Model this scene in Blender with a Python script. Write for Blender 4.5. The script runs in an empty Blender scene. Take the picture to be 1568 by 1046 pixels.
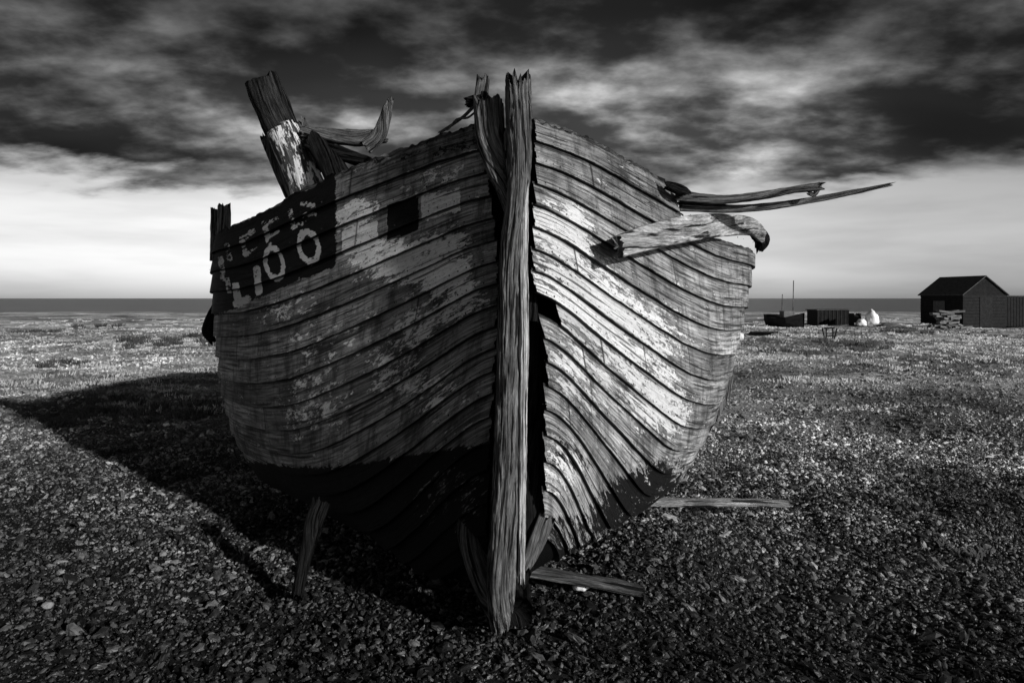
import bpy, math, random
import numpy as np
from mathutils import Vector, noise as mn
random.seed(3); rng=np.random.default_rng(5)
F=1045.0; H=1.6; HY=457.0; CX=784.0
sc=bpy.context.scene
def U(px,py,d): return Vector(((px-CX)/F*d, d, H-(py-HY)/F*d))
def G(px,py,z=0.0):
    d=(H-z)*F/(py-HY); return Vector(((px-CX)/F*d,d,z))

# ---------------------------------------------------------------- node helpers
def node(nt,typ,props=None,ins=None):
    n=nt.nodes.new(typ)
    for k,v in (props or {}).items(): setattr(n,k,v)
    for k,v in (ins or {}).items():
        s=n.inputs[k]
        if isinstance(v,bpy.types.NodeSocket): nt.links.new(v,s)
        else: s.default_value=v
    return n
def M(nt,op,a,b=None,c=None,clamp=False):
    n=nt.nodes.new('ShaderNodeMath'); n.operation=op; n.use_clamp=clamp
    for i,v in enumerate((a,b,c)):
        if v is None: continue
        if isinstance(v,bpy.types.NodeSocket): nt.links.new(v,n.inputs[i])
        else: n.inputs[i].default_value=v
    return n.outputs[0]
def SS(nt,v,a,b,lo=0.0,hi=1.0,kind='SMOOTHSTEP'):
    n=node(nt,'ShaderNodeMapRange',{'interpolation_type':kind},{'Value':v,'From Min':a,'From Max':b,'To Min':lo,'To Max':hi}); return n.outputs[0]
def L(nt,a,b,f):
    n=nt.nodes.new('ShaderNodeMix'); n.data_type='FLOAT'
    for i,v in ((0,f),(2,a),(3,b)):
        if isinstance(v,bpy.types.NodeSocket): nt.links.new(v,n.inputs[i])
        else: n.inputs[i].default_value=v
    return n.outputs[0]
def NZ(nt,vec,scale,detail=5,rough=0.55,dist=0.0):
    return node(nt,'ShaderNodeTexNoise',{},{'Vector':vec,'Scale':scale,'Detail':detail,'Roughness':rough,'Distortion':dist}).outputs[0]
def MAP(nt,vec,scale,loc=(0,0,0)):
    return node(nt,'ShaderNodeMapping',{},{'Vector':vec,'Scale':scale,'Location':loc}).outputs[0]
def newmat(name,rough=0.85,spec=0.25):
    m=bpy.data.materials.new(name); m.use_nodes=True; nt=m.node_tree
    b=nt.nodes['Principled BSDF']; b.inputs['Roughness'].default_value=rough
    b.inputs['Specular IOR Level'].default_value=spec
    return m,nt,b
def bump(nt,b,h,strength=0.6,dist=0.01,normal=None):
    ins={'Height':h,'Strength':strength,'Distance':dist}
    n=node(nt,'ShaderNodeBump',{},ins)
    if normal is not None: nt.links.new(normal,n.inputs['Normal'])
    nt.links.new(n.outputs[0],b.inputs['Normal']); return n.outputs[0]
def attr(nt,name): return node(nt,'ShaderNodeAttribute',{'attribute_name':name}).outputs['Fac']

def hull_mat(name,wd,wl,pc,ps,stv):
    m,nt,b=newmat(name,0.65,0.3)
    uv=node(nt,'ShaderNodeUVMap').outputs[0]
    grain=NZ(nt,MAP(nt,uv,(3,75,1)),1.0,9,0.72)
    fine=NZ(nt,MAP(nt,uv,(14,260,1)),1.0,4,0.6)
    blotch=NZ(nt,MAP(nt,uv,(1.6,5,1)),1.0,6,0.6)
    pn=NZ(nt,MAP(nt,uv,ps),1.0,9,0.72,0.4)
    pn2=NZ(nt,MAP(nt,uv,(26,60,1),(3,7,0)),1.0,6,0.72)
    crk=NZ(nt,MAP(nt,uv,(1.3,45,1),(5,2,0)),1.0,3,0.5)
    paint=attr(nt,'paint'); tar=attr(nt,'tar'); seam=attr(nt,'seam'); rnd=attr(nt,'rnd')
    wood=L(nt,wd,wl,SS(nt,grain,0.38,0.62))
    wood=M(nt,'MULTIPLY',wood,SS(nt,blotch,0.3,0.7,0.4,1.45,'LINEAR'))
    wood=M(nt,'MULTIPLY',wood,L(nt,0.6,1.35,rnd))
    mixn=M(nt,'ADD',M(nt,'MULTIPLY',pn,0.62),M(nt,'MULTIPLY',pn2,0.38))
    pm=SS(nt,M(nt,'ADD',mixn,paint),0.985,1.02)
    pcol=M(nt,'MULTIPLY',M(nt,'MULTIPLY',pc,SS(nt,grain,0.3,0.6,0.6,1.05)),L(nt,0.8,1.08,rnd))
    pcol=M(nt,'MULTIPLY',pcol,SS(nt,pn2,0.38,0.5,0.75,1.0))
    st=SS(nt,NZ(nt,MAP(nt,uv,(9,3,1),(2,2,0)),1.0,7,0.7),0.36,0.56,stv,1.0)
    wood=M(nt,'MULTIPLY',wood,st)
    col=L(nt,wood,pcol,pm)
    crm=SS(nt,crk,0.36,0.40)
    col=M(nt,'MULTIPLY',col,SS(nt,crm,0,1,0.25,1))
    sp=SS(nt,NZ(nt,MAP(nt,uv,(60,60,1)),1.0,3,0.6),0.32,0.39,0.25,1)
    col=M(nt,'MULTIPLY',col,sp)
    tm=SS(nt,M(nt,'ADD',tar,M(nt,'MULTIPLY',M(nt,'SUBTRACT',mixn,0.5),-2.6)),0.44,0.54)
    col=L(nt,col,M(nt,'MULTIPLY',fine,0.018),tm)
    let=attr(nt,'letter')
    lm=SS(nt,M(nt,'ADD',let,M(nt,'MULTIPLY',M(nt,'SUBTRACT',mixn,0.5),3.4)),0.58,0.68)
    col=L(nt,col,0.58,lm)
    col=M(nt,'MULTIPLY',col,SS(nt,seam,0,1,1,0.08))
    nt.links.new(col,b.inputs['Base Color'])
    nt.links.new(M(nt,'MULTIPLY',M(nt,'SUBTRACT',1.0,M(nt,'MULTIPLY',tm,0.8)),0.3),b.inputs['Specular IOR Level'])
    h=M(nt,'ADD',M(nt,'MULTIPLY',grain,0.9),M(nt,'MULTIPLY',fine,0.4))
    h=M(nt,'ADD',h,M(nt,'MULTIPLY',pm,0.35)); h=M(nt,'ADD',h,M(nt,'MULTIPLY',crm,0.6))
    bump(nt,b,h,1.0,0.009)
    return m
def timber_mat(name,dk,lt,paint=None,pthr=0.5,cs=1.0,spec=0.2):
    m,nt,b=newmat(name,0.8,spec)
    uv=node(nt,'ShaderNodeUVMap').outputs[0]
    grain=NZ(nt,MAP(nt,uv,(3.5,90*cs,1)),1.0,9,0.72,0.3)
    fine=NZ(nt,MAP(nt,uv,(16,260*cs,1)),1.0,4,0.65)
    bl=NZ(nt,MAP(nt,uv,(4,12,1)),1.0,7,0.68)
    crk=NZ(nt,MAP(nt,uv,(2.2,42*cs,1),(2,9,0)),1.0,5,0.6,0.3)
    col=L(nt,dk,lt,SS(nt,grain,0.38,0.64))
    col=M(nt,'MULTIPLY',col,SS(nt,bl,0.32,0.68,0.3,1.6,'LINEAR'))
    col=M(nt,'MULTIPLY',col,SS(nt,fine,0.35,0.6,0.5,1.2,'LINEAR'))
    if paint:
        pn=NZ(nt,MAP(nt,uv,(7,16,1)),1.0,8,0.7)
        pm=SS(nt,pn,pthr,pthr+0.04); col=L(nt,col,paint,pm)
    cm=SS(nt,crk,0.40,0.45)
    col=M(nt,'MULTIPLY',col,SS(nt,cm,0,1,0.05,1))
    nt.links.new(col,b.inputs['Base Color'])
    h=M(nt,'ADD',M(nt,'MULTIPLY',grain,0.8),M(nt,'ADD',M(nt,'MULTIPLY',fine,0.4),M(nt,'MULTIPLY',cm,1.0)))
    bump(nt,b,h,1.0,0.016)
    return m
def plain_mat(name,c,rough=0.8,sc_=8,var=0.4):
    m,nt,b=newmat(name,rough,0.25 if c>0.05 else 0.04)
    pos=node(nt,'ShaderNodeNewGeometry').outputs['Position']
    n=NZ(nt,pos,sc_,6,0.65)
    col=M(nt,'MULTIPLY',c,SS(nt,n,0.3,0.7,1-var,1+var,'LINEAR'))
    nt.links.new(col,b.inputs['Base Color']); bump(nt,b,n,0.5,0.02); return m

mPort=hull_mat('painted_planks_shaded',0.06,0.34,0.80,(6,17,1),0.3)  # per-side plank materials; left paint lightened to offset the grazing sun there
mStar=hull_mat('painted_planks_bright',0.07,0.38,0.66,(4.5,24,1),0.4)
mStem=timber_mat('weathered_oak',0.035,0.22)
mStemL=timber_mat('sunlit_side_oak',0.25,0.7)  # lighter tone puts the sunlit right side of the stem into the colour
mDark=timber_mat('tarred_timber',0.004,0.02,spec=0.04)
mMid=timber_mat('grey_driftwood',0.03,0.17)
mPale=timber_mat('pale_driftwood',0.16,0.46)
mMastW=timber_mat('mast_peeling_paint',0.03,0.10,0.6,0.5,0.5)
mMastD=timber_mat('mast_bare_wood',0.008,0.04,None,0.5,0.5,spec=0.08)
mIron=plain_mat('rusty_iron',0.03,0.6,40)
mRope=plain_mat('old_rope',0.08,0.9,60)

# ---------------------------------------------------------------- object helpers
def empty(name,loc=(0,0,0)):
    e=bpy.data.objects.new(name,None); sc.collection.objects.link(e); e.empty_display_size=0.3; return e
def mesh_obj(name,verts,faces,mats,parent=None,smooth=False,uvs=None,attrs=None,fm=None):
    me=bpy.data.meshes.new(name); me.from_pydata([tuple(v) for v in verts],[],[tuple(f) for f in faces])
    for m in (mats if isinstance(mats,(list,tuple)) else [mats]): me.materials.append(m)
    if fm is not None: me.polygons.foreach_set('material_index',fm)
    if smooth: me.polygons.foreach_set('use_smooth',[True]*len(me.polygons))
    if uvs is not None:
        lay=me.uv_layers.new(name='UVMap'); idx=np.empty(len(me.loops),dtype=np.int32); me.loops.foreach_get('vertex_index',idx)
        lay.data.foreach_set('uv',np.asarray(uvs,dtype=np.float32)[idx].ravel())
    for k,v in (attrs or {}).items():
        a=me.attributes.new(k,'FLOAT','POINT'); a.data.foreach_set('value',np.asarray(v,dtype=np.float32))
    me.update()
    o=bpy.data.objects.new(name,me); sc.collection.objects.link(o)
    if parent: o.parent=parent
    return o
def crv(P,t):
    n=len(P)-1; t=max(0,min(n-1e-6,t)); i=int(t); f=t-i
    p1=P[i];p2=P[i+1]; p0=P[i-1] if i>0 else 2*p1-p2; p3=P[i+2] if i+2<=n else 2*p2-p1
    return 0.5*((2*p1)+(-p0+p2)*f+(2*p0-5*p1+4*p2-p3)*f*f+(-p0+3*p1-3*p2+p3)*f**3)
sd=[0]
def sweep(name,pts,w,t,mat,parent,rough=0.006,jag=(0.02,0.02),nsec=28,power=4.0,ref=(0,1,0),step=0.02,groove=0.0):
    sd[0]+=7.31; S0=sd[0]
    P=[np.array(p,float) for p in pts]; k=len(P)
    W=[np.array([w[i] if isinstance(w,(list,tuple)) else w, t[i] if isinstance(t,(list,tuple)) else t]) for i in range(k)]
    length=sum(np.linalg.norm(P[i+1]-P[i]) for i in range(k-1)); n=int(max(8,min(260,length/step)))
    C=[crv(P,(k-1)*i/n) for i in range(n+1)]; D=[crv(W,(k-1)*i/n) for i in range(n+1)]
    ref=np.array(ref,float); V=[];UV=[];s=0
    for i in range(n+1):
        T=C[min(i+1,n)]-C[max(i-1,0)]; T/=np.linalg.norm(T)
        S=np.cross(T,ref); S/=np.linalg.norm(S); B=np.cross(S,T)
        if i: s+=np.linalg.norm(C[i]-C[i-1])
        for j in range(nsec+1):
            a=2*math.pi*(j%nsec)/nsec; c=math.cos(a); q=math.sin(a)
            r=(abs(c)**power+abs(q)**power)**(-1/power); c*=r;q*=r
            nz=mn.noise(Vector((c*5+S0,q*5,s*2.2)))*0.7+mn.noise(Vector((c*14+S0,q*14,s*5)))*0.7+mn.noise(Vector((S0,c*1.5,s*9)))*0.6+mn.noise(Vector((c*9,q*9+S0,s*24)))*0.45
            if groove:
                gz=abs(mn.noise(Vector((c*7+S0,q*7,s*1.1+5))))
                nz-=groove*max(0,1-gz/0.07)
            hw=max(0.002,D[i][0]/2+nz*rough); ht=max(0.002,D[i][1]/2+nz*rough)
            e0=math.exp(-s/0.05) if jag[0] else 0; e1=math.exp(-(length-s)/0.05) if jag[1] else 0
            rn=mn.noise(Vector((c*4.5+S0,q*4.5,3.3)))+0.6*mn.noise(Vector((c*11+S0,q*11,1.3)))
            jj=-jag[0]*e0*rn*2+jag[1]*e1*rn*2
            V.append(C[i]+S*c*hw+B*q*ht+T*jj); UV.append((s+S0,j/nsec*2*(D[i][0]+D[i][1])))
    m=nsec+1; Fc=[(i*m+j,i*m+j+1,(i+1)*m+j+1,(i+1)*m+j) for i in range(n) for j in range(nsec)]
    for base,cen,flip in ((0,C[0],1),(n*m,C[n],0)):
        V.append(cen); UV.append((S0,0.02)); ci=len(V)-1
        for j in range(nsec): Fc.append((base+j,ci,base+j+1) if not flip else (base+j+1,ci,base+j))
    return mesh_obj(name,V,Fc,mat,parent,smooth=True,uvs=UV)
def sw(name,pl,mat,parent,thick=0.08,**kw):
    return sweep(name,[U(a,b,d) for a,b,d,_ in pl],[q*d/F for _,_,d,q in pl],thick,mat,parent,**kw)
def box(V,Fc,c,ax,ay,az):
    c=Vector(c);ax=Vector(ax);ay=Vector(ay);az=Vector(az);b=len(V)
    for sx in(-1,1):
        for sy in(-1,1):
            for sz in(-1,1): V.append(c+ax*sx+ay*sy+az*sz)
    for f in((0,1,3,2),(4,6,7,5),(0,4,5,1),(2,3,7,6),(0,2,6,4),(1,5,7,3)): Fc.append(tuple(b+i for i in f))

# ---------------------------------------------------------------- BOAT
boat=empty('wooden_fishing_boat')
keelx=lambda y: -0.02-0.02*(y-3.4)
NR=7
def grid(cols,aft):
    g=[]
    for d,row in cols:
        rw=[np.array(U(px,py,d+dd)) for (px,py,dd) in row]
        p=rw[-1]
        if len(g)==0:
            rw+=[np.array([p[0]*0.6,p[1]+0.01,p[2]*0.6]),np.array([p[0]*0.3,p[1]+0.02,0.06])]
        else:
            kx=keelx(p[1]); rw+=[np.array([kx+(p[0]-kx)*0.55,p[1],0.06+(p[2]-0.06)*0.36]),np.array([kx,p[1],0.05])]
        g.append(rw)
    last=g[-1]
    for y,k,dz in aft:
        dy=y-last[0][1]
        g.append([np.array([keelx(y)+(p[0]-keelx(p[1]))*k, p[1]+dy, p[2]+dz*(1 if r<3 else (0.3 if r<6 else 0))]) for r,p in enumerate(last)])
    return g
AFT=[(6.1,1.06,-0.03),(7.3,1.08,-0.03),(8.6,0.98,0.05),(9.8,0.72,0.15)]
portC=[(3.36,[(735,192,0),(757,320,0),(765,440,0),(760,560,0),(752,690,.02),(748,850,.12)]),
 (3.66,[(640,222,0),(650,345,0),(650,470,0),(640,600,0),(630,730,0),(640,862,0)]),
 (4.14,[(500,275,0),(500,390,0),(500,505,0),(505,620,0),(520,730,0),(560,812,0)]),
 (4.7,[(385,335,0),(382,430,0),(388,530,0),(402,630,0),(430,715,0),(480,772,0)]),
 (5.3,[(328,362,0),(326,440,0),(333,530,0),(345,610,0),(368,680,0),(420,735,0)])]
starC=[(3.38,[(817,183,0),(813,300,0),(813,420,0),(828,545,0),(828,680,0),(826,820,.12)]),
 (3.75,[(905,215,0),(905,330,0),(908,450,0),(912,570,0),(905,690,0),(880,822,0)]),
 (4.25,[(1000,268,0),(1005,370,0),(1010,480,0),(1010,590,0),(995,700,0),(950,797,0)]),
 (4.8,[(1095,325,0),(1095,412,0),(1092,510,0),(1080,610,0),(1050,700,0),(1000,765,0)]),
 (5.4,[(1160,352,0),(1148,425,0),(1133,510,0),(1108,600,0),(1068,685,0),(1018,745,0)])]
NST=18
def rmax(c,side):
    t=max(0,min(1,c/2.6)); return 5+(2.0 if side>0 else 1.6)*t*t*(3-2*t)*0.97
def in_ell(px,py,cx,cy,rx,ry,rot=0):
    a=math.radians(rot); dx=px-cx;dy=py-cy; u=dx*math.cos(a)+dy*math.sin(a); v=-dx*math.sin(a)+dy*math.cos(a)
    return math.sqrt((u/rx)**2+(v/ry)**2)
def seg(px,py,x1,y1,x2,y2,w):
    dx=x2-x1;dy=y2-y1; t=max(0,min(1,((px-x1)*dx+(py-y1)*dy)/(dx*dx+dy*dy))); q=math.hypot(px-x1-t*dx,py-y1-t*dy)
    return max(0,min(1,(w-q)/2.0+0.5))
def letters(px,py):
    if not(330<px<520 and 290<py<480): return 0
    v=0
    for cx,cy,rx,ry in((420,403,18,33),(473,378,20,32)):
        e=in_ell(px,py,cx,cy,rx,ry,-12)
        v=max(v,0.85*max(0,min(1,(1.0-e)*7))*max(0,min(1,(e-0.45)*7)))
    for s_ in((393,412,397,448,6),(361,438,366,468,6),(361,466,380,457,6)):
        v=max(v,0.85*seg(px,py,*s_))
    for s_ in((347,375,352,398,5),(370,366,377,390,5),(372,366,388,354,5),(405,343,412,372,5),(407,343,424,336,5),(412,362,426,355,4),
              (444,323,450,347,5),(450,348,466,340,5),(464,312,480,316,5),(464,330,482,328,4),(338,395,342,427,5),(348,425,351,447,4),(375,390,392,382,4)):
        v=max(v,0.66*seg(px,py,*s_))
    return v
def ph(e): return max(0.0,1-e)
def masks(side,px,py,aft):
    paint=0.0;tar=0.0;let=0.0
    if side<0:
        paint=0.40
        for cx,cy,rx,ry,a in((660,400,95,55,.17),(580,395,70,35,.16),(700,450,60,60,.12),(640,500,60,40,.12),(600,570,60,60,.10),(480,620,70,60,.10),(670,600,60,50,.10),(540,330,60,30,.16),(500,520,90,50,.06),(660,280,60,30,.10),(440,470,80,30,.08)):
            paint+=a*min(1,1.6*ph(in_ell(px,py,cx,cy,rx,ry,-20)))
        if abs(px-551)<27 and abs(py-(365-(px-551)*0.33))<17: paint=0.75
        if abs(px-675)<30 and abs(py-(313-(px-675)*0.3))<18: paint=0.58
        if abs(px-617)<24 and abs(py-(334-(px-617)*0.3))<27: tar=0.8; paint=0
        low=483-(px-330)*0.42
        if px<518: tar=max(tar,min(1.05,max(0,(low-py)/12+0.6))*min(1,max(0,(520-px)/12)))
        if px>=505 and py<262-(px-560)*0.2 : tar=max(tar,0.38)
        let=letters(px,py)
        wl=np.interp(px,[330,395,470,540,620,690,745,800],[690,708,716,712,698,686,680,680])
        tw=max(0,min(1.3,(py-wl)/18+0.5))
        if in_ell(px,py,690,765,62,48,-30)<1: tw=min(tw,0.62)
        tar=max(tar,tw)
    else:
        paint=0.415
        for cx,cy,rx,ry,a in((860,350,70,50,.20),(880,450,110,90,.16),(980,520,90,90,.13),(1010,620,70,60,.16),(900,600,70,80,.08),(860,560,50,60,.07),(860,720,50,60,.10)):
            paint+=a*min(1,1.6*ph(in_ell(px,py,cx,cy,rx,ry,20)))
        e=in_ell(px,py,975,765,125,70,-28)
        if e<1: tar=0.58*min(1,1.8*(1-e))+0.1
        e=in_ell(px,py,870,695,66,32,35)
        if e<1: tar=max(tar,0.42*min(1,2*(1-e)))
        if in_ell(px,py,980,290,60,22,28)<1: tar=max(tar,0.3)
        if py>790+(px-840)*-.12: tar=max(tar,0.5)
    return paint,tar,let
def surf(g,c,r):
    n=len(g)-1; c=max(0,min(n-1e-6,c)); i=int(c)
    idx=[max(i-1,0),i,i+1,min(i+2,n)]
    f=c-i
    pr=[crv(g[k],r) for k in idx]
    if i==0: pr[0]=2*pr[1]-pr[2]
    if i+2>n: pr[3]=2*pr[2]-pr[1]
    p0,p1,p2,p3=pr
    return 0.5*((2*p1)+(-p0+p2)*f+(2*p0-5*p1+4*p2-p3)*f*f+(-p0+3*p1-3*p2+p3)*f**3)
def normal(g,c,r,side):
    a=surf(g,min(c+.02,8),r)-surf(g,max(c-.02,0),r); b=surf(g,c,min(r+.02,NR))-surf(g,c,max(r-.02,0))
    nn=np.cross(a,b)*(-side); nn/=np.linalg.norm(nn)+1e-9
    return nn
grids={}
nailV=[];nailF=[]
def nail(p,n,r=0.006):
    n=Vector(n); a=n.orthogonal().normalized(); b=n.cross(a); k=len(nailV)
    for q in range(6): nailV.append(Vector(p)+(a*math.cos(q*1.047)+b*math.sin(q*1.047))*r)
    nailV.append(Vector(p)+n*r*0.6)
    for q in range(6): nailF.append((k+q,k+(q+1)%6,k+6))
def build_side(side,cols,name,mat):
    g=grid(cols,AFT); grids[side]=g
    sg=np.sign(normal(g,2.0,2.0,side)[0]*side)
    cs=list(np.linspace(0,4,260))+list(np.linspace(4,8,36))[1:]
    V=[];Fc=[];UV=[];A={'paint':[],'tar':[],'seam':[],'rnd':[],'letter':[]}
    arc=[0]
    for i in range(1,len(cs)): arc.append(arc[-1]+np.linalg.norm(surf(g,cs[i],2)-surf(g,cs[i-1],2)))
    for s in range(NST):
        R=10 if (side<0 and s<7) else 7
        f0=s/NST; f1=(s+1)/NST
        rnd=random.random(); joints=[random.uniform(0.5,3.8)] if random.random()<0.7 else []
        jarc=[np.interp(j,cs,arc) for j in joints]
        ts=[-0.10]+list(np.linspace(0.0,1,R)); wob=random.uniform(0,50)
        start=0.0
        if side>0:
            start=random.uniform(0,0.05)
            if s==8: start=0.36
            if s in(9,10,11): start=random.uniform(0.02,0.10)
        grid_idx=[]
        for i,c in enumerate(cs):
            rm=rmax(c,side); v0=f0*rm; v1=f1*rm
            nrm=normal(g,c,(v0+v1)/2,side)*sg
            col=[]
            for ti,t in enumerate(ts+['e']):
                tt=1.0 if t=='e' else t
                r=v0+(v1-v0)*tt
                w=(mn.noise(Vector((arc[i]*1.2,s*3.1,wob)))*0.005)
                p=surf(g,c,min(max(r,0),NR))
                if s==0 and ti<=1:
                    p=p+np.array([0,0,mn.noise(Vector((arc[i]*5,side*3,1)))*0.03+mn.noise(Vector((arc[i]*22,side*3,5)))*0.02+(0.0 if ti else 0.001)])
                off=0.024*tt+w+mn.noise(Vector((arc[i]*9,s*2.7+wob,tt*2)))*0.0022
                if t=='e': off=-0.004
                if tt==1.0: p=p+np.array([0,0,mn.noise(Vector((arc[i]*7,s*9.1,side)))*0.004+mn.noise(Vector((arc[i]*40,s*9.1,side)))*0.002])
                q=p+nrm*off
                V.append(q); col.append(len(V)-1)
                d=q[1]; px=CX+q[0]/d*F; py=HY+(H-q[2])/d*F
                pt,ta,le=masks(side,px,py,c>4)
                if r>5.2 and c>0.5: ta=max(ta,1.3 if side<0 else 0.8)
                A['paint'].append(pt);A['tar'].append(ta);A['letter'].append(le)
                sm=1.0 if (t=='e' or tt<0.0) else (0.95 if tt<0.05 else (0.12 if tt<0.25 else 0.0))  # caulked seams; the cast shadow line under each lap is painted in too
                for jx in jarc:
                    if abs(arc[i]-jx)<0.007: sm=max(sm,0.8)
                A['seam'].append(sm); A['rnd'].append(rnd if (not joints or c<joints[0]) else (rnd*7.7)%1)
                UV.append((arc[i]+s*3.7+side*50,s*1.31+tt*0.13))
            V.append(V[col[-2]]); col.append(len(V)-1)
            for k_ in A: A[k_].append(A[k_][col[-3]] if k_!='seam' else 1.0)
            UV.append(UV[col[-3]])
            grid_idx.append(col)
            if i%8==3 and c<4.2 and c>start+0.05 and s<15:
                p=surf(g,c,v0+(v1-v0)*0.84)+nrm*(0.0235*.93)
                if random.random()<0.85: nail(p,nrm,random.uniform(0.003,0.006))
        nt_=len(ts)
        for i in range(len(cs)-1):
            c=cs[i]
            jagged=start+mn.noise(Vector((s*5.1,side*2,0)))*0.01
            pxm=CX+V[grid_idx[i][3]][0]/V[grid_idx[i][3]][1]*F
            for k_ in range(nt_-1):
                cstart=jagged+0.02*mn.noise(Vector((s*3,k_*1.7,5)))
                if c<cstart: continue
                if side>0 and s==0 and pxm>1036+6*mn.noise(Vector((k_*2.3,1,1))) : continue
                if side>0 and s==1 and pxm>1048+9*mn.noise(Vector((k_*2.3,4,1))) and k_<3: continue
                a,b,c2,d=grid_idx[i][k_],grid_idx[i+1][k_],grid_idx[i+1][k_+1],grid_idx[i][k_+1]
                Fc.append((a,b,c2,d) if side>0 else (d,c2,b,a))
            if c>=jagged and not(side>0 and s==0 and pxm>1036):
                e,dup=nt_,nt_+1
                a,b,c2,d=grid_idx[i][dup],grid_idx[i+1][dup],grid_idx[i+1][e],grid_idx[i][e]
                Fc.append((a,b,c2,d) if side>0 else (d,c2,b,a))
    base=len(V)
    for i,c in enumerate(cs):
        rm=rmax(c,side)
        for t in (0,0.5,1):
            q=surf(g,c,rm-0.05+(NR-rm+0.05)*t); V.append(q); UV.append((arc[i],t))
            for k_,v_ in (('paint',0),('tar',1.3),('seam',.5),('rnd',.5),('letter',0)): A[k_].append(v_)
    for i in range(len(cs)-1):
        for j in range(2):
            a=base+i*3+j; f=(a,a+3,a+4,a+1); Fc.append(f if side>0 else f[::-1])
    return mesh_obj(name,V,Fc,mat,boat,smooth=True,uvs=UV,attrs=A)
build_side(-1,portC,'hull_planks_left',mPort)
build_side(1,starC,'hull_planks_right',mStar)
mesh_obj('nails',nailV,nailF,mIron,boat)
V=[];Fc=[]
cc=np.linspace(0.15,8,50)
for c in cc:
    a=surf(grids[-1],c,0.45);b=surf(grids[1],c,0.45)
    a=a*0.985+b*0.015;b=b*0.985+a*0.015
    for t in(0,.25,.5,.75,1):
        q=a*(1-t)+b*t; q[2]+=0.06*math.sin(t*math.pi); V.append(q)
for i in range(len(cc)-1):
    for j in range(4): k=i*5+j; Fc.append((k,k+5,k+6,k+1))
mesh_obj('deck',V,Fc,plain_mat('old_deck',0.06),boat)
V=[];Fc=[]
for r in np.linspace(0,7,15):
    V.append(surf(grids[-1],8,r)); V.append(surf(grids[1],8,r))
for i in range(14): Fc.append((2*i,2*i+1,2*i+3,2*i+2))
mesh_obj('transom',V,Fc,mStem,boat)
# stem timbers
sw('stem_post',[(793,124,3.28,40),(795,200,3.28,38),(795,260,3.28,35),(789,320,3.28,30),(782,400,3.28,33),(779,500,3.27,32),(777,600,3.26,34),(775,700,3.25,36),(772,800,3.24,42),(768,880,3.24,44),(767,925,3.24,38),(766,957,3.24,26)],mStem,boat,thick=0.2,rough=0.008,jag=(0.035,0.02),nsec=90,power=3.0,step=0.01,groove=1.8)
sw('stem_facing',[(804,290,3.30,9),(802,330,3.30,14),(801,420,3.28,15),(802,520,3.28,15),(800,640,3.28,14),(799,760,3.27,13),(798,880,3.26,10)],mStemL,boat,thick=0.17,rough=0.005,jag=(0.03,0.03),nsec=48,step=0.012,groove=1.0)
sw('stem_gap_backing',[(792,200,3.55,70),(790,400,3.55,60),(792,600,3.55,75),(790,800,3.55,85),(775,900,3.5,50)],mDark,boat,thick=0.12,rough=0.006)  # dark backing added behind the planking gap so no light shows through
sw('apron_timber',[(747,158,3.36,42),(750,210,3.36,40),(758,250,3.34,34),(768,285,3.31,22),(778,325,3.28,10)],mStem,boat,thick=0.12,rough=0.007,jag=(0.02,0.0),nsec=64,step=0.01,groove=1.2)
sw('apron_head',[(739,122,3.40,18),(738,140,3.40,20),(737,165,3.40,24)],mMid,boat,thick=0.08,rough=0.004,jag=(0.02,0))
sw('apron_gap_shade',[(761,160,3.42,18),(762,200,3.42,22)],mDark,boat,thick=0.1)  # dark filler standing in for the shaded gap between apron and stem
sw('stem_knob',[(716,158,3.42,14),(735,155,3.40,20),(744,158,3.38,14)],mDark,boat,thick=0.07,power=2.2)
sw('rope_end',[(676,202,3.55,4),(695,190,3.5,4),(712,177,3.45,5),(724,165,3.4,5)],mRope,boat,thick=0.014,power=2,rough=0.002)
sw('rope_loop',[(688,197,3.5,3),(700,183,3.48,3),(716,181,3.42,3),(728,172,3.4,3)],mRope,boat,thick=0.012,power=2,rough=0.002)
sw('forefoot',[(706,762,3.62,16),(716,820,3.52,28),(733,870,3.42,34),(752,915,3.33,34),(765,948,3.28,18)],mMid,boat,thick=0.12,groove=1)
sw('forefoot_plank',[(838,790,3.5,26),(822,830,3.46,24),(800,872,3.38,18)],mMid,boat,thick=0.05)
sweep('keel',[(0,3.35,0.06),(-0.05,5,0.05),(-0.1,7.5,0.05),(-0.14,9.9,0.07)],0.14,0.2,mDark,boat,ref=(1,0,0),step=0.1)
sw('sprung_rail_board',[(948,378,3.62,34),(1000,362,3.85,39),(1060,350,4.3,40),(1110,345,4.72,34),(1150,348,5.1,26),(1170,366,5.35,16)],mPale,boat,thick=0.045,rough=0.003,jag=(0.02,0.02),power=8,nsec=64,groove=0.8)
sw('broken_rail_upper',[(1036,300,4.35,16),(1100,306,4.4,13),(1160,301,4.4,12),(1210,292,4.4,10),(1254,286,4.4,12)],mMid,boat,thick=0.05,rough=0.005,jag=(0.02,0.03))
sw('broken_rail_lower',[(1040,316,4.45,15),(1130,320,4.5,12),(1210,312,4.5,10),(1290,298,4.5,8),(1362,283,4.5,5)],mMid,boat,thick=0.035,rough=0.004,jag=(0.02,0.03))
sw('rail_splinter',[(1238,296,4.4,5),(1247,298,4.4,6),(1255,284,4.4,7)],mMid,boat,thick=0.02)
sw('rotten_knee',[(1020,285,4.25,10),(1036,289,4.25,16),(1048,296,4.3,8)],mDark,boat,thick=0.08,power=2.3,rough=0.01)
sw('rail_end_iron',[(1150,345,5.3,18),(1166,366,5.35,20),(1162,380,5.4,10)],mDark,boat,thick=0.1,rough=0.012)
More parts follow.
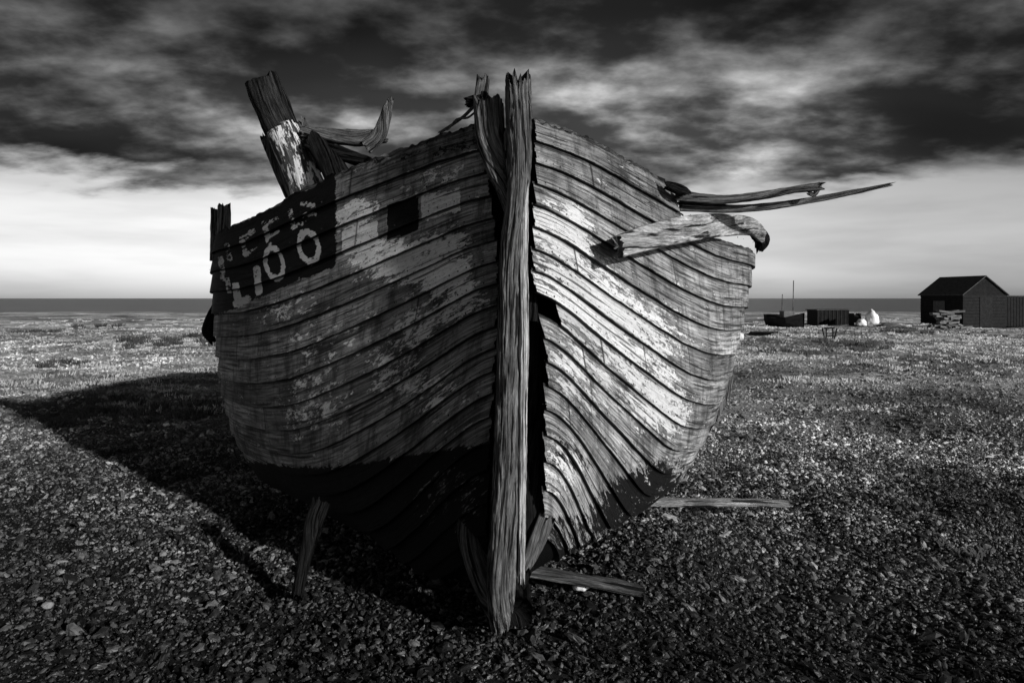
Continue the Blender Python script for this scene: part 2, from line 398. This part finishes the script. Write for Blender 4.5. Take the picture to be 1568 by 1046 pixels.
for sd_,nm,a,b in((-1,'gunwale_left',0.0,8),(1,'gunwale_right',0.0,2.25)):
    pts=[surf(grids[sd_],c,0.02)+np.array([-0.03*sd_,0.03,0.0]) for c in np.linspace(a+0.05,b,12)]
    sweep(nm,pts,0.05,0.05,mStem,boat,rough=0.018,jag=(0,0.05),ref=(0,0,1),step=0.02)
pts=[surf(grids[1],c,0.5)+np.array([-0.03,0.03,0.0]) for c in np.linspace(2.4,8,12)]
sweep('gunwale_right_aft',pts,0.05,0.05,mStem,boat,rough=0.016,ref=(0,0,1),step=0.025)
sw('mast_stub_head',[(402,126,4.5,52),(418,165,4.5,54),(432,200,4.5,52)],mMastD,boat,thick=0.21,power=2.1,rough=0.007,jag=(0.02,0))
sw('mast_stub_foot',[(431,196,4.5,50),(446,230,4.5,50),(462,265,4.5,52),(476,300,4.5,56)],mMastW,boat,thick=0.205,power=2.1,rough=0.005,jag=(0.0,0))
sw('leaning_board',[(404,210,4.75,8),(424,250,4.75,18),(448,300,4.75,22)],mMid,boat,thick=0.04,jag=(0.03,0))
sw('mast_chock',[(462,188,4.6,14),(470,215,4.6,20),(490,260,4.5,26)],mMid,boat,thick=0.08)
sw('crutch_beam',[(468,203,4.45,16),(510,209,4.45,22),(550,212,4.45,24),(588,210,4.45,16)],mMid,boat,thick=0.08,rough=0.01,jag=(0.02,0.02))
sw('crutch_horn',[(560,226,4.42,22),(580,208,4.42,22),(590,182,4.42,16),(594,165,4.42,11),(600,150,4.42,4)],mMid,boat,thick=0.06,rough=0.006,jag=(0.01,0.01))
sw('crutch_lower_beam',[(470,226,4.4,10),(520,236,4.35,20),(566,250,4.3,16)],mDark,boat,thick=0.1,rough=0.01)
sw('crutch_support',[(478,215,4.4,26),(500,240,4.35,34),(520,275,4.3,40)],mDark,boat,thick=0.1,rough=0.01)
sw('gunwale_post_a',[(343,316,5.2,16),(343,345,5.2,17),(342,395,5.2,18)],mMid,boat,thick=0.09,jag=(0.02,0))
sw('gunwale_post_b',[(330,322,5.3,12),(330,350,5.3,12),(330,400,5.3,13)],mStem,boat,thick=0.08,jag=(0.02,0))
sw('side_fender',[(330,468,5.5,8),(322,490,5.5,14),(318,508,5.5,16),(326,524,5.5,8)],mDark,boat,thick=0.08,power=2.2,rough=0.01)
sw('rudder_board',[(1112,545,5.9,22),(1108,590,5.9,26),(1090,640,5.9,16)],mMid,boat,thick=0.05)
sw('bilge_rail',[(1060,670,5.3,12),(1078,660,5.6,12),(1090,640,5.9,10)],mDark,boat,thick=0.06)

def single(name,*a,**k):
    return sw(name,*a,None,**k)
single('prop_post',[(491,770,3.98,26),(481,800,3.92,26),(468,850,3.82,18),(455,912,3.70,15)],mDark,thick=0.08)
def gplank(name,p1,p2,w,t,mat,z1=0.03,z2=0.03,**kw):
    a=G(*p1,z=z1);b=G(*p2,z=z2); m=(a+b)/2
    return sweep(name,[a,m+Vector((0,0,0.005)),b],t,w,mat,None,ref=(0,1,0),**kw)
gplank('driftwood_plank',(990,769),(1208,771),0.07,0.05,mPale,0.10,0.08,power=6)
gplank('driftwood_plank.001',(800,872),(985,905),0.08,0.05,mMid,0.10,0.04,power=6)

# ---------------------------------------------------------------- GROUND
waves=[(rng.uniform(0.3,1.1),rng.uniform(0,6.28),rng.uniform(0,6.28),0.020) for _ in range(7)]+[(rng.uniform(1.5,4.5),rng.uniform(0,6.28),rng.uniform(0,6.28),0.010) for _ in range(10)]
waves+= [(rng.uniform(0.05,0.15),rng.uniform(0,6.28),rng.uniform(0,6.28),0.06) for _ in range(4)]
waves+= [(rng.uniform(5,12),rng.uniform(-1.3,-0.2),rng.uniform(0,6.28),0.007) for _ in range(6)]
def gh(x,y):
    x=np.asarray(x,float);y=np.asarray(y,float);h=0*x
    for k,a,p,A_ in waves: h=h+A_*np.sin(k*(x*math.cos(a)+y*math.sin(a))+p+0.6*np.sin(k*0.7*(y*math.cos(a)-x*math.sin(a))+p*2))
    h=h-0.02
    near=np.exp(-((x)**2+(y-3.4)**2)/3.0); h=h*(1-0.8*near)
    h=h+0.20*np.exp(-((x-0.85)/0.55)**2-((y-4.7)/0.9)**2)
    far=np.clip((y-80)/40,0,1); h=h*(1-far)-3.0*far
    h=np.where(y>60,np.minimum(h,0.0)*(1-np.clip((y-60)/15,0,1))+np.where(y>80,-3.0*far,0),h)
    return h
def axis(a,n,big):
    t=np.linspace(-1,1,n); return np.sinh(t*a)/math.sinh(a)*big
xs=axis(8.5,460,6000); 
ys=3.5+axis(8.5,480,6000)
X,Y=np.meshgrid(xs,ys); Z=gh(X,Y)
V=np.stack([X.ravel(),Y.ravel(),Z.ravel()],1)
nx=len(xs);ny=len(ys)
ii=(np.arange(ny-1)[:,None]*nx+np.arange(nx-1)[None,:]).ravel()
Fq=np.stack([ii,ii+1,ii+nx+1,ii+nx],1)
mG,nt,b=newmat('shingle_ground',0.9,0.15)
pos=node(nt,'ShaderNodeNewGeometry').outputs['Position']
sep=node(nt,'ShaderNodeSeparateXYZ',{},{0:pos})
vor=node(nt,'ShaderNodeTexVoronoi',{},{'Vector':pos,'Scale':55.0})
vc=node(nt,'ShaderNodeRGBToBW',{},{0:vor.outputs['Color']}).outputs[0]
yy=sep.outputs[1]
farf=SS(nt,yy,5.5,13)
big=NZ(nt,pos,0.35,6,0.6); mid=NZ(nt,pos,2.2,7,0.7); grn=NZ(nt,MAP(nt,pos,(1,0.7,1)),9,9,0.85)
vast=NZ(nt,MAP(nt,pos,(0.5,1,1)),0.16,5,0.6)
base=L(nt,0.03,0.58,farf)  # darkens towards the camera: foreground shade and vignette put into the colour
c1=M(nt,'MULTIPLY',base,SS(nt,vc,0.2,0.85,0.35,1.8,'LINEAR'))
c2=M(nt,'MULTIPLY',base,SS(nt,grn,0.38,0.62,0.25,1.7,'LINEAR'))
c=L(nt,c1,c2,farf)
c=M(nt,'MULTIPLY',c,SS(nt,big,0.38,0.62,0.45,1.3,'LINEAR'))
c=M(nt,'MULTIPLY',c,SS(nt,mid,0.3,0.7,0.5,1.5,'LINEAR'))
c=M(nt,'MULTIPLY',c,SS(nt,vast,0.42,0.58,0.5,1.15))
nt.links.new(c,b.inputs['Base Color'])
h=M(nt,'ADD',M(nt,'MULTIPLY',vor.outputs['Distance'],-1.0),M(nt,'MULTIPLY',vc,0.4))
n1=node(nt,'ShaderNodeBump',{},{'Height':h,'Strength':1.0,'Distance':0.02}).outputs[0]
bump(nt,b,M(nt,'ADD',grn,mid),0.8,0.09,n1)
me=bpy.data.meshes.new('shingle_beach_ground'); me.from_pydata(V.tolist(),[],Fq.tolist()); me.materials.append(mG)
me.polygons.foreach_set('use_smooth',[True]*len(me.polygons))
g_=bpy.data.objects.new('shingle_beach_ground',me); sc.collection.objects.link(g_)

mS,nt,b=newmat('sea_water',0.35,0.5)
pos=node(nt,'ShaderNodeNewGeometry').outputs['Position']
w1=NZ(nt,MAP(nt,pos,(0.15,0.5,1)),1.0,6,0.6)
nt.links.new(SS(nt,w1,0.3,0.7,0.04,0.10),b.inputs['Base Color']); bump(nt,b,w1,0.6,0.6)
mesh_obj('sea',[(-9000,76,-0.35),(9000,76,-0.35),(9000,12000,-0.35),(-9000,12000,-0.35)],[(0,1,2,3)],mS)

def area_pts(n,d0,d1,k=0.95,extra=0.6):
    d=np.sqrt(rng.uniform(d0*d0,d1*d1,n)); x=rng.uniform(-1,1,n)*(k*d+extra); return x,d
xa,ya=area_pts(200000,2.3,8.0)
nb=100000; yb=8+28*rng.uniform(0,1,nb)**1.5; xb=rng.uniform(-1,1,nb)*(0.95*yb+.6)
px_=np.concatenate([xa,xb]);py_=np.concatenate([ya,yb])
ra=np.clip(rng.lognormal(math.log(0.0070),0.5,len(xa)),0.003,0.034); rb=np.clip(rng.lognormal(math.log(0.012),0.42,nb)*(1+(yb-8)/30),0.006,0.05)
rr=np.concatenate([ra,rb]); pz=gh(px_,py_)+rr*0.25
me=bpy.data.meshes.new('beach_pebbles'); me.from_pydata(np.stack([px_,py_,pz],1).tolist(),[],[])
a=me.attributes.new('psize','FLOAT','POINT'); a.data.foreach_set('value',rr.astype(np.float32))
pe=bpy.data.objects.new('beach_pebbles',me); sc.collection.objects.link(pe)
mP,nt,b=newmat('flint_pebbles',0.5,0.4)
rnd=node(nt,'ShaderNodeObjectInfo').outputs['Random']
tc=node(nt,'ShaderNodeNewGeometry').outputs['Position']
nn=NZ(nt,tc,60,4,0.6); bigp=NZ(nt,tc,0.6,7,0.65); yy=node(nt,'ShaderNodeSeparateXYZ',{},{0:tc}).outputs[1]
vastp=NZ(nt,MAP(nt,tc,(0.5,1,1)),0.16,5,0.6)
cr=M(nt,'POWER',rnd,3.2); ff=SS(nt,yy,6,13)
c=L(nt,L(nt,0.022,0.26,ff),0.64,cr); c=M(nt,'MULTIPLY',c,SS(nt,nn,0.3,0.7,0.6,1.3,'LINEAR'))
c=M(nt,'MULTIPLY',c,SS(nt,bigp,0.40,0.60,0.30,1.35,'LINEAR')); c=M(nt,'MULTIPLY',c,SS(nt,yy,2.9,8,0.26,1.5,'LINEAR'))  # near pebbles toned down too, painting in the same foreground shade
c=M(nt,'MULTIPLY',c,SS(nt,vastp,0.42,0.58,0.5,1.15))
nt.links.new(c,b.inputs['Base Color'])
gn=bpy.data.node_groups.new('scatter_pebbles','GeometryNodeTree')
gn.interface.new_socket('Geometry',in_out='INPUT',socket_type='NodeSocketGeometry')
gn.interface.new_socket('Geometry',in_out='OUTPUT',socket_type='NodeSocketGeometry')
gi=gn.nodes.new('NodeGroupInput');go=gn.nodes.new('NodeGroupOutput')
ico=gn.nodes.new('GeometryNodeMeshIcoSphere'); ico.inputs['Radius'].default_value=1.0; ico.inputs['Subdivisions'].default_value=2
sp=gn.nodes.new('GeometryNodeSetPosition'); nzv=gn.nodes.new('ShaderNodeTexNoise'); nzv.inputs['Scale'].default_value=1.3; nzv.inputs['Detail'].default_value=1
vs=gn.nodes.new('ShaderNodeVectorMath'); vs.operation='SUBTRACT'; vs.inputs[1].default_value=(.5,.5,.5)
vm=gn.nodes.new('ShaderNodeVectorMath'); vm.operation='SCALE'; vm.inputs['Scale'].default_value=1.7
gn.links.new(nzv.outputs['Color'],vs.inputs[0]); gn.links.new(vs.outputs[0],vm.inputs[0])
gn.links.new(ico.outputs['Mesh'],sp.inputs['Geometry']); gn.links.new(vm.outputs[0],sp.inputs['Offset'])
smn=gn.nodes.new('GeometryNodeSetMaterial'); smn.inputs['Material'].default_value=mP
gn.links.new(sp.outputs[0],smn.inputs['Geometry'])
iop=gn.nodes.new('GeometryNodeInstanceOnPoints')
gn.links.new(gi.outputs[0],iop.inputs['Points']); gn.links.new(smn.outputs[0],iop.inputs['Instance'])
rv=gn.nodes.new('FunctionNodeRandomValue'); rv.data_type='FLOAT_VECTOR'; rv.inputs[0].default_value=(-0.8,-0.8,0); rv.inputs[1].default_value=(0.8,0.8,6.283)
gn.links.new(rv.outputs[0],iop.inputs['Rotation'])
rs=gn.nodes.new('FunctionNodeRandomValue'); rs.data_type='FLOAT_VECTOR'; rs.inputs[0].default_value=(0.8,0.6,0.4); rs.inputs[1].default_value=(1.7,1.1,0.85)
na=gn.nodes.new('GeometryNodeInputNamedAttribute'); na.data_type='FLOAT'; na.inputs['Name'].default_value='psize'
vx=gn.nodes.new('ShaderNodeVectorMath'); vx.operation='SCALE'; gn.links.new(rs.outputs[0],vx.inputs[0]); gn.links.new(na.outputs[0],vx.inputs['Scale'])
gn.links.new(vx.outputs[0],iop.inputs['Scale'])
gn.links.new(iop.outputs[0],go.inputs[0])
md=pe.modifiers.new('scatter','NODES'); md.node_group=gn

def grass(name,centers,mat,hmin,hmax,nb):
    V=[];Fc=[]
    for (x,y,s) in centers:
        z=float(gh(x,y))
        for _ in range(nb):
            a=random.uniform(0,6.28); r=random.random()**0.7*s*0.5; bx=x+math.cos(a)*r; by=y+math.sin(a)*r
            hh=random.uniform(hmin,hmax)*s*2; lean=random.uniform(0.1,0.9)*hh; wd=0.004+0.0004*y
            ox=math.cos(a)*lean;oy=math.sin(a)*lean; k=len(V)
            V+= [(bx-wd,by,z-0.01),(bx+wd,by,z-0.01),(bx+ox*.4+wd*.8,by+oy*.4,z+hh*.65),(bx+ox*.4-wd*.8,by+oy*.4,z+hh*.65),(bx+ox,by+oy,z+hh)]
            Fc+= [(k,k+1,k+2,k+3),(k+3,k+2,k+4)]
    return mesh_obj(name,V,Fc,mat)
cen=[]
for px,py,s in((135,640,.25),(110,645,.2),(255,628,.3),(270,632,.25),(230,530,.6),(215,528,.4),(250,532,.4),(75,655,.15),(1335,528,.5),(1310,535,.4),(1480,825,.08),(1450,560,.3),(90,560,.3),(175,615,.25),(60,508,.5),(150,500,.6),(300,515,.5),(1230,545,.3),(1400,515,.5)):
    p=G(px,py); 
    for _ in range(6): cen.append((p.x+random.gauss(0,s*1.2),p.y+random.gauss(0,s*1.2),s))
grass('dark_grass_tufts',cen,plain_mat('dark_grass',0.06,0.9,3),0.10,0.24,40)
cen=[]
for _ in range(4600):
    d=9.5+45*random.random()**1.2; x=random.uniform(-1,1)*d*0.95
    if x>0 and d<13: continue
    if mn.noise(Vector((x*.25,d*.25,3)))<-0.1: continue
    cen.append((x,d,random.uniform(0.15,0.4)))
grass('pale_grass',cen,plain_mat('pale_grass',0.42,0.9,1.5,0.7),0.04,0.12,16)

# ---------------------------------------------------------------- SHED
mRoof=plain_mat('felt_roof',0.055,0.8,6); mTrim=plain_mat('shed_trim',0.09)
def uvbox(name,prisms,mat,parent):
    V=[];Fc=[];
    for pr in prisms: box(V,Fc,*pr)
    return mesh_obj(name,V,Fc,mat,parent)
mTar=plain_mat('tarred_boards',0.012,0.7,5)
def shed(name):
    e=empty(name)
    A_=Vector((-.2,.98,0));B_=Vector((.98,.2,0));Z_=Vector((0,0,1)); C=Vector((25.1,38,0))
    La,Lb,hw,hr=2.97,2.86,1.82,2.80
    V=[C-Z_*.2,C+B_*Lb-Z_*.2,C+B_*Lb+A_*La-Z_*.2,C+A_*La-Z_*.2]
    V+=[C+Z_*hw,C+B_*Lb+Z_*hw,C+B_*Lb+A_*La+Z_*hw,C+A_*La+Z_*hw, C+B_*Lb/2+Z_*hr,C+B_*Lb/2+A_*La+Z_*hr]
    mesh_obj('walls',V,[(0,1,5,8,4),(1,2,6,5),(2,3,7,9,6),(3,0,4,7)],mTar,e)
    bv=[];bf=[]
    for k in range(10):
        z=0.09+k*0.18
        box(bv,bf,C+B_*Lb/2-A_*0.012+Z_*z,B_*(Lb/2+.01),A_*0.012,Z_*0.075)
        box(bv,bf,C+A_*La/2-B_*0.012+Z_*z,A_*(La/2+.01),B_*0.012,Z_*0.075)
    mesh_obj('weatherboards',bv,bf,plain_mat('weatherboards',0.014,0.6,6),e)
    for nm,s in(('roof_left',-1),('roof_right',1)):
        ev=C+(B_*(-.12) if s<0 else B_*(Lb+.12))+Z_*(hw-0.06); rd=C+B_*Lb/2+Z_*(hr+.03)
        a=ev-A_*.12;b=rd-A_*.12;c=rd+A_*(La+.12);d=ev+A_*(La+.12);u=Z_*0.05
        mesh_obj(nm,[a,b,c,d,a+u,b+u,c+u,d+u],[(0,1,2,3),(4,7,6,5),(0,4,5,1),(1,5,6,2),(2,6,7,3),(3,7,4,0)],mRoof,e)
    D=C+B_*(Lb+.01)
    uvbox('lean_to',[(D+B_*1.5+A_*1.2+Z_*.85,B_*1.48,A_*1.1,Z_*.85)],mTar,e)
    uvbox('lean_to_roof',[(D+B_*1.52+A_*1.2+Z_*1.74,B_*1.56,A_*1.2,Z_*.03)],mRoof,e)
    uvbox('lean_to_boards',[(D+B_*(0.1+i*0.2)+A_*0.088+Z_*.84,B_*0.085,A_*0.012,Z_*.82) for i in range(15)],plain_mat('boards2',0.012,0.6,6),e)
    uvbox('door',[(C+B_*1.5-A_*0.035+Z_*.85,B_*.42,A_*.012,Z_*.82)],plain_mat('door_paint',0.02),e)
    uvbox('window_frame',[(C+A_*1.6-B_*0.035+Z_*1.15,A_*.4,B_*.012,Z_*.3)],mTrim,e)
    return e
shed('black_wooden_shed')
mStk=plain_mat('stacked_timber',0.13)
V=[];Fc=[]
for r in range(9):
    for k in range(5-r//3):
        p=G(1450+random.uniform(-14,14)+ (k-2)*6,506); box(V,Fc,(p.x+random.uniform(-.1,.1),p.y-.2+random.uniform(-.2,.2),0.06+r*0.11),(random.uniform(.15,.32),random.uniform(-.1,.1),random.uniform(-.05,.05)),(0.02,.18,0),(0,0,.045))
mesh_obj('firewood_stack',V,Fc,mStk)
V=[];Fc=[]
for px,py,l in((1500,507,1.0),(1545,510,1.3),(1400,503,.8),(1520,513,1.2)):
    p=G(px,py); box(V,Fc,(p.x,p.y,.05),(l,.15,.01),(-.02,.12,0),(0,0,.03))
mesh_obj('scattered_boards',V,Fc,mStk)
e=empty('small_beached_boat'); p=G(1202,503); V=[];Fc=[]
prof=[(-1.6,.45,.75),(-.9,.66,.62),(0,.74,.56),(1.0,.62,.62),(1.9,.05,.85)]
ax=Vector((0.35,-.94,0));bx=Vector((.94,.35,0))
for l,w,hh in prof:
    for s,q in((-1,1),(-.95,.55),(-.6,.12),(0,0),(.6,.12),(.95,.55),(1,1)): V.append(p+ax*l*0.7+bx*s*w+Vector((0,0,q*hh)))
for i in range(4):
    for j in range(6): k=i*7+j; Fc.append((k,k+1,k+8,k+7))
Fc.append(tuple(range(7)));
for i in range(4): k=i*7; Fc.append((k,k+7,k+13,k+6))
mesh_obj('hull',V,Fc,plain_mat('boat_tar',0.02),e,smooth=False)
uvbox('cabin',[(p+Vector((.1,0,.75)),(.28,0,0),(0,.3,0),(0,0,.18))],plain_mat('cabin_paint',0.12),e)
for nm,px,tp in(('mast',1214,430),('mizzen_mast',1197,451)):
    q=U(px,485,p.y); sweep(nm,[q-Vector((0,0,.3)),U(px+.5,(485+tp)/2,p.y),U(px+1,tp,p.y)],.05,.05,mStem,e,power=2,rough=.002,nsec=8,step=.2)
e=empty('winch_hut'); p=G(1277,499)
uvbox('walls',[(p+Vector((0,.8,.45)),(.93,.0,0),(0,.7,0),(0,0,.46))],mTar,e)
uvbox('roof',[(p+Vector((0,.8,.94)),(.99,0,.02),(0,.78,0),(0,0,.025))],mRoof,e)
uvbox('battens',[(p+Vector((-.9+i*.225,.085,.45)),(.02,0,0),(0,.012,0),(0,0,.44)) for i in range(9)],plain_mat('batten',.03),e)
e=empty('boat_winch'); p=G(1309,500)
uvbox('frame',[(p+Vector((s*.2,0,.35)),(.03,0,0),(0,.25,0),(0,0,.4)) for s in(-1,1)],mIron,e)
sweep('drum',[p+Vector((-.22,0,.45)),p+Vector((0,0,.45)),p+Vector((.22,0,.45))],.45,.45,mIron,e,power=2,rough=.01,nsec=16,ref=(0,1,0),step=.1)
def lump(name,c,r,mat,seed=0):
    import bmesh
    bm=bmesh.new(); bmesh.ops.create_icosphere(bm,subdivisions=3,radius=1)
    for v in bm.verts:
        n=mn.noise(v.co*1.6+Vector((seed,0,0)))*.35+mn.noise(v.co*4+Vector((seed,3,0)))*.15
        v.co=Vector((v.co.x*r[0]*(1+n),v.co.y*r[1]*(1+n),max(v.co.z*r[2]*(1+n),-r[2]*.5)))+Vector(c)
    me=bpy.data.meshes.new(name); bm.to_mesh(me); bm.free(); me.materials.append(mat)
    me.polygons.foreach_set('use_smooth',[True]*len(me.polygons))
    o=bpy.data.objects.new(name,me); sc.collection.objects.link(o); return o
mSack=plain_mat('white_sack',0.8,0.7,4,0.15)
p=G(1335,501); lump('white_sack',(p.x,p.y,.42),(.33,.3,.5),mSack,1)
p=G(1319,501); lump('white_sack.001',(p.x,p.y,.2),(.26,.25,.25),mSack,5)
p=G(1362,501); lump('shingle_heap',(p.x,p.y,.08),(.6,.4,.14),plain_mat('heap',.1),8)
p=G(889,906); lump('white_stone',(p.x,p.y,.03),(.04,.035,.03),plain_mat('chalk',.6),2)
for i,(px,py,r) in enumerate(((74,920,.03),(982,795,.045),(250,838,.025),(845,858,.03),(1040,890,.02),(1300,930,.02),(495,846,.03),(60,905,.02))):
    p=G(px,py); lump('beach_stone' if i==0 else 'beach_stone.%03d'%i,(p.x,p.y,float(gh(p.x,p.y))+r*.4),(r,r*.8,r*.7),plain_mat('stone',.16),i*3)
e=empty('wooden_trestle'); p=G(1270,523)
V=[];Fc=[]
box(V,Fc,p+Vector((0,0,.5)),(.2,.05,0),(0,.03,0),(0,0,.03))
for s in(-1,1):
    for q in(-1,1): box(V,Fc,p+Vector((s*.17,q*.1,.25)),(.018,0,0),(0,.018,0),(s*.03,q*.06,.25))
box(V,Fc,p+Vector((0,-.13,.2)),(.17,0,0),(0,.01,0),(0,0,.02))
mesh_obj('trestle_frame',V,Fc,mTar,e)
V=[];Fc=[];p=G(1165,519)
for k in range(6): box(V,Fc,(p.x+random.uniform(-.1,.1),p.y+random.uniform(-.2,.3),.05+k*.045),(.5,random.uniform(-.1,.1),0),(0,.1,0),(0,0,.022))
mesh_obj('plank_pile',V,Fc,mTar)
p=G(1128,522); lump('fish_crate_rubble',(p.x,p.y,.15),(.25,.2,.2),plain_mat('rubble',.5),4)

# ---------------------------------------------------------------- LIGHT + SKY
EL=math.radians(17); az=Vector((0.735,-0.68)).normalized()
s=Vector((az.x*math.cos(EL),az.y*math.cos(EL),math.sin(EL)))
ld=bpy.data.lights.new('sun','SUN'); ld.energy=4.6; ld.angle=math.radians(1.6); ld.color=(1,0.995,0.99)
lo=bpy.data.objects.new('sun',ld); sc.collection.objects.link(lo); lo.rotation_euler=s.to_track_quat('Z','Y').to_euler(); lo.location=(20,-15,12)
w=bpy.data.worlds.new('World'); sc.world=w; w.use_nodes=True; nt=w.node_tree; bg=nt.nodes['Background']
sky=node(nt,'ShaderNodeTexSky',{'sky_type':'NISHITA','sun_disc':False,'sun_elevation':EL,'sun_rotation':math.atan2(az.x,az.y)})
sbw=node(nt,'ShaderNodeRGBToBW',{},{0:sky.outputs[0]}).outputs[0]
tc=node(nt,'ShaderNodeTexCoord').outputs['Generated']
sp_=node(nt,'ShaderNodeSeparateXYZ',{},{0:tc}); x,y,z=sp_.outputs
hr=M(nt,'SQRT',M(nt,'ADD',M(nt,'MULTIPLY',x,x),M(nt,'MULTIPLY',y,y)))
t=M(nt,'DIVIDE',M(nt,'MAXIMUM',z,0.0),M(nt,'MAXIMUM',hr,0.02))
den=M(nt,'ADD',M(nt,'MAXIMUM',z,0.0),0.24)
cp=node(nt,'ShaderNodeCombineXYZ',{},{0:M(nt,'DIVIDE',x,den),1:M(nt,'DIVIDE',y,den),2:0.0}).outputs[0]
n1=NZ(nt,MAP(nt,cp,(2.0,2.5,1),(4.1,1.2,0)),1.0,10,0.5,0.1)
n2=NZ(nt,MAP(nt,cp,(6,7.5,1),(1.3,5.7,0)),1.0,9,0.55,0.1)
n3=NZ(nt,MAP(nt,cp,(1.2,2.2,1),(8.3,2.7,0)),1.0,8,0.55)
n4=NZ(nt,MAP(nt,cp,(0.8,1.3,1),(2.3,9.7,0)),1.0,3,0.5)
cv=M(nt,'ADD',M(nt,'MULTIPLY',n1,0.66),M(nt,'MULTIPLY',n2,0.34))
saz=M(nt,'ABSOLUTE',M(nt,'DIVIDE',x,M(nt,'MAXIMUM',hr,0.02)))
cb=L(nt,0.020,0.38,M(nt,'POWER',SS(nt,cv,0.44,0.70,0,1,'LINEAR'),1.8))
cb=M(nt,'MULTIPLY',cb,SS(nt,n4,0.35,0.65,0.6,1.7))
cb=M(nt,'MULTIPLY',cb,SS(nt,t,0.24,0.42,1.3,0.38)); cb=M(nt,'MULTIPLY',cb,SS(nt,saz,0.15,0.62,1.3,0.7))
cb=M(nt,'MULTIPLY',cb,10.0)
cov=SS(nt,M(nt,'ADD',t,M(nt,'ADD',M(nt,'MULTIPLY',M(nt,'SUBTRACT',n3,0.5),0.14),M(nt,'MULTIPLY',M(nt,'SUBTRACT',n2,0.5),0.06))),0.135,0.175)
strip=M(nt,'MULTIPLY',M(nt,'MULTIPLY',sbw,SS(nt,t,0.0,0.15,1.5,1.45)),SS(nt,saz,0.1,0.62,1.2,0.8))
strip=M(nt,'MULTIPLY',strip,SS(nt,NZ(nt,MAP(nt,tc,(2,2,14)),1.5,5,0.5),0.35,0.65,0.85,1.08))
val=L(nt,strip,cb,cov)
nt.links.new(val,bg.inputs['Color']); bg.inputs['Strength'].default_value=0.11

cam=bpy.data.cameras.new('camera'); cam.lens=24; cam.sensor_width=36; cam.shift_y=-66/1568; cam.clip_end=20000; cam.clip_start=0.05
co=bpy.data.objects.new('camera',cam); sc.collection.objects.link(co); co.location=(0,0,H); co.rotation_euler=(math.pi/2,0,0); sc.camera=co
sc.view_settings.view_transform='Standard'; sc.view_settings.look='None'; sc.view_settings.exposure=0
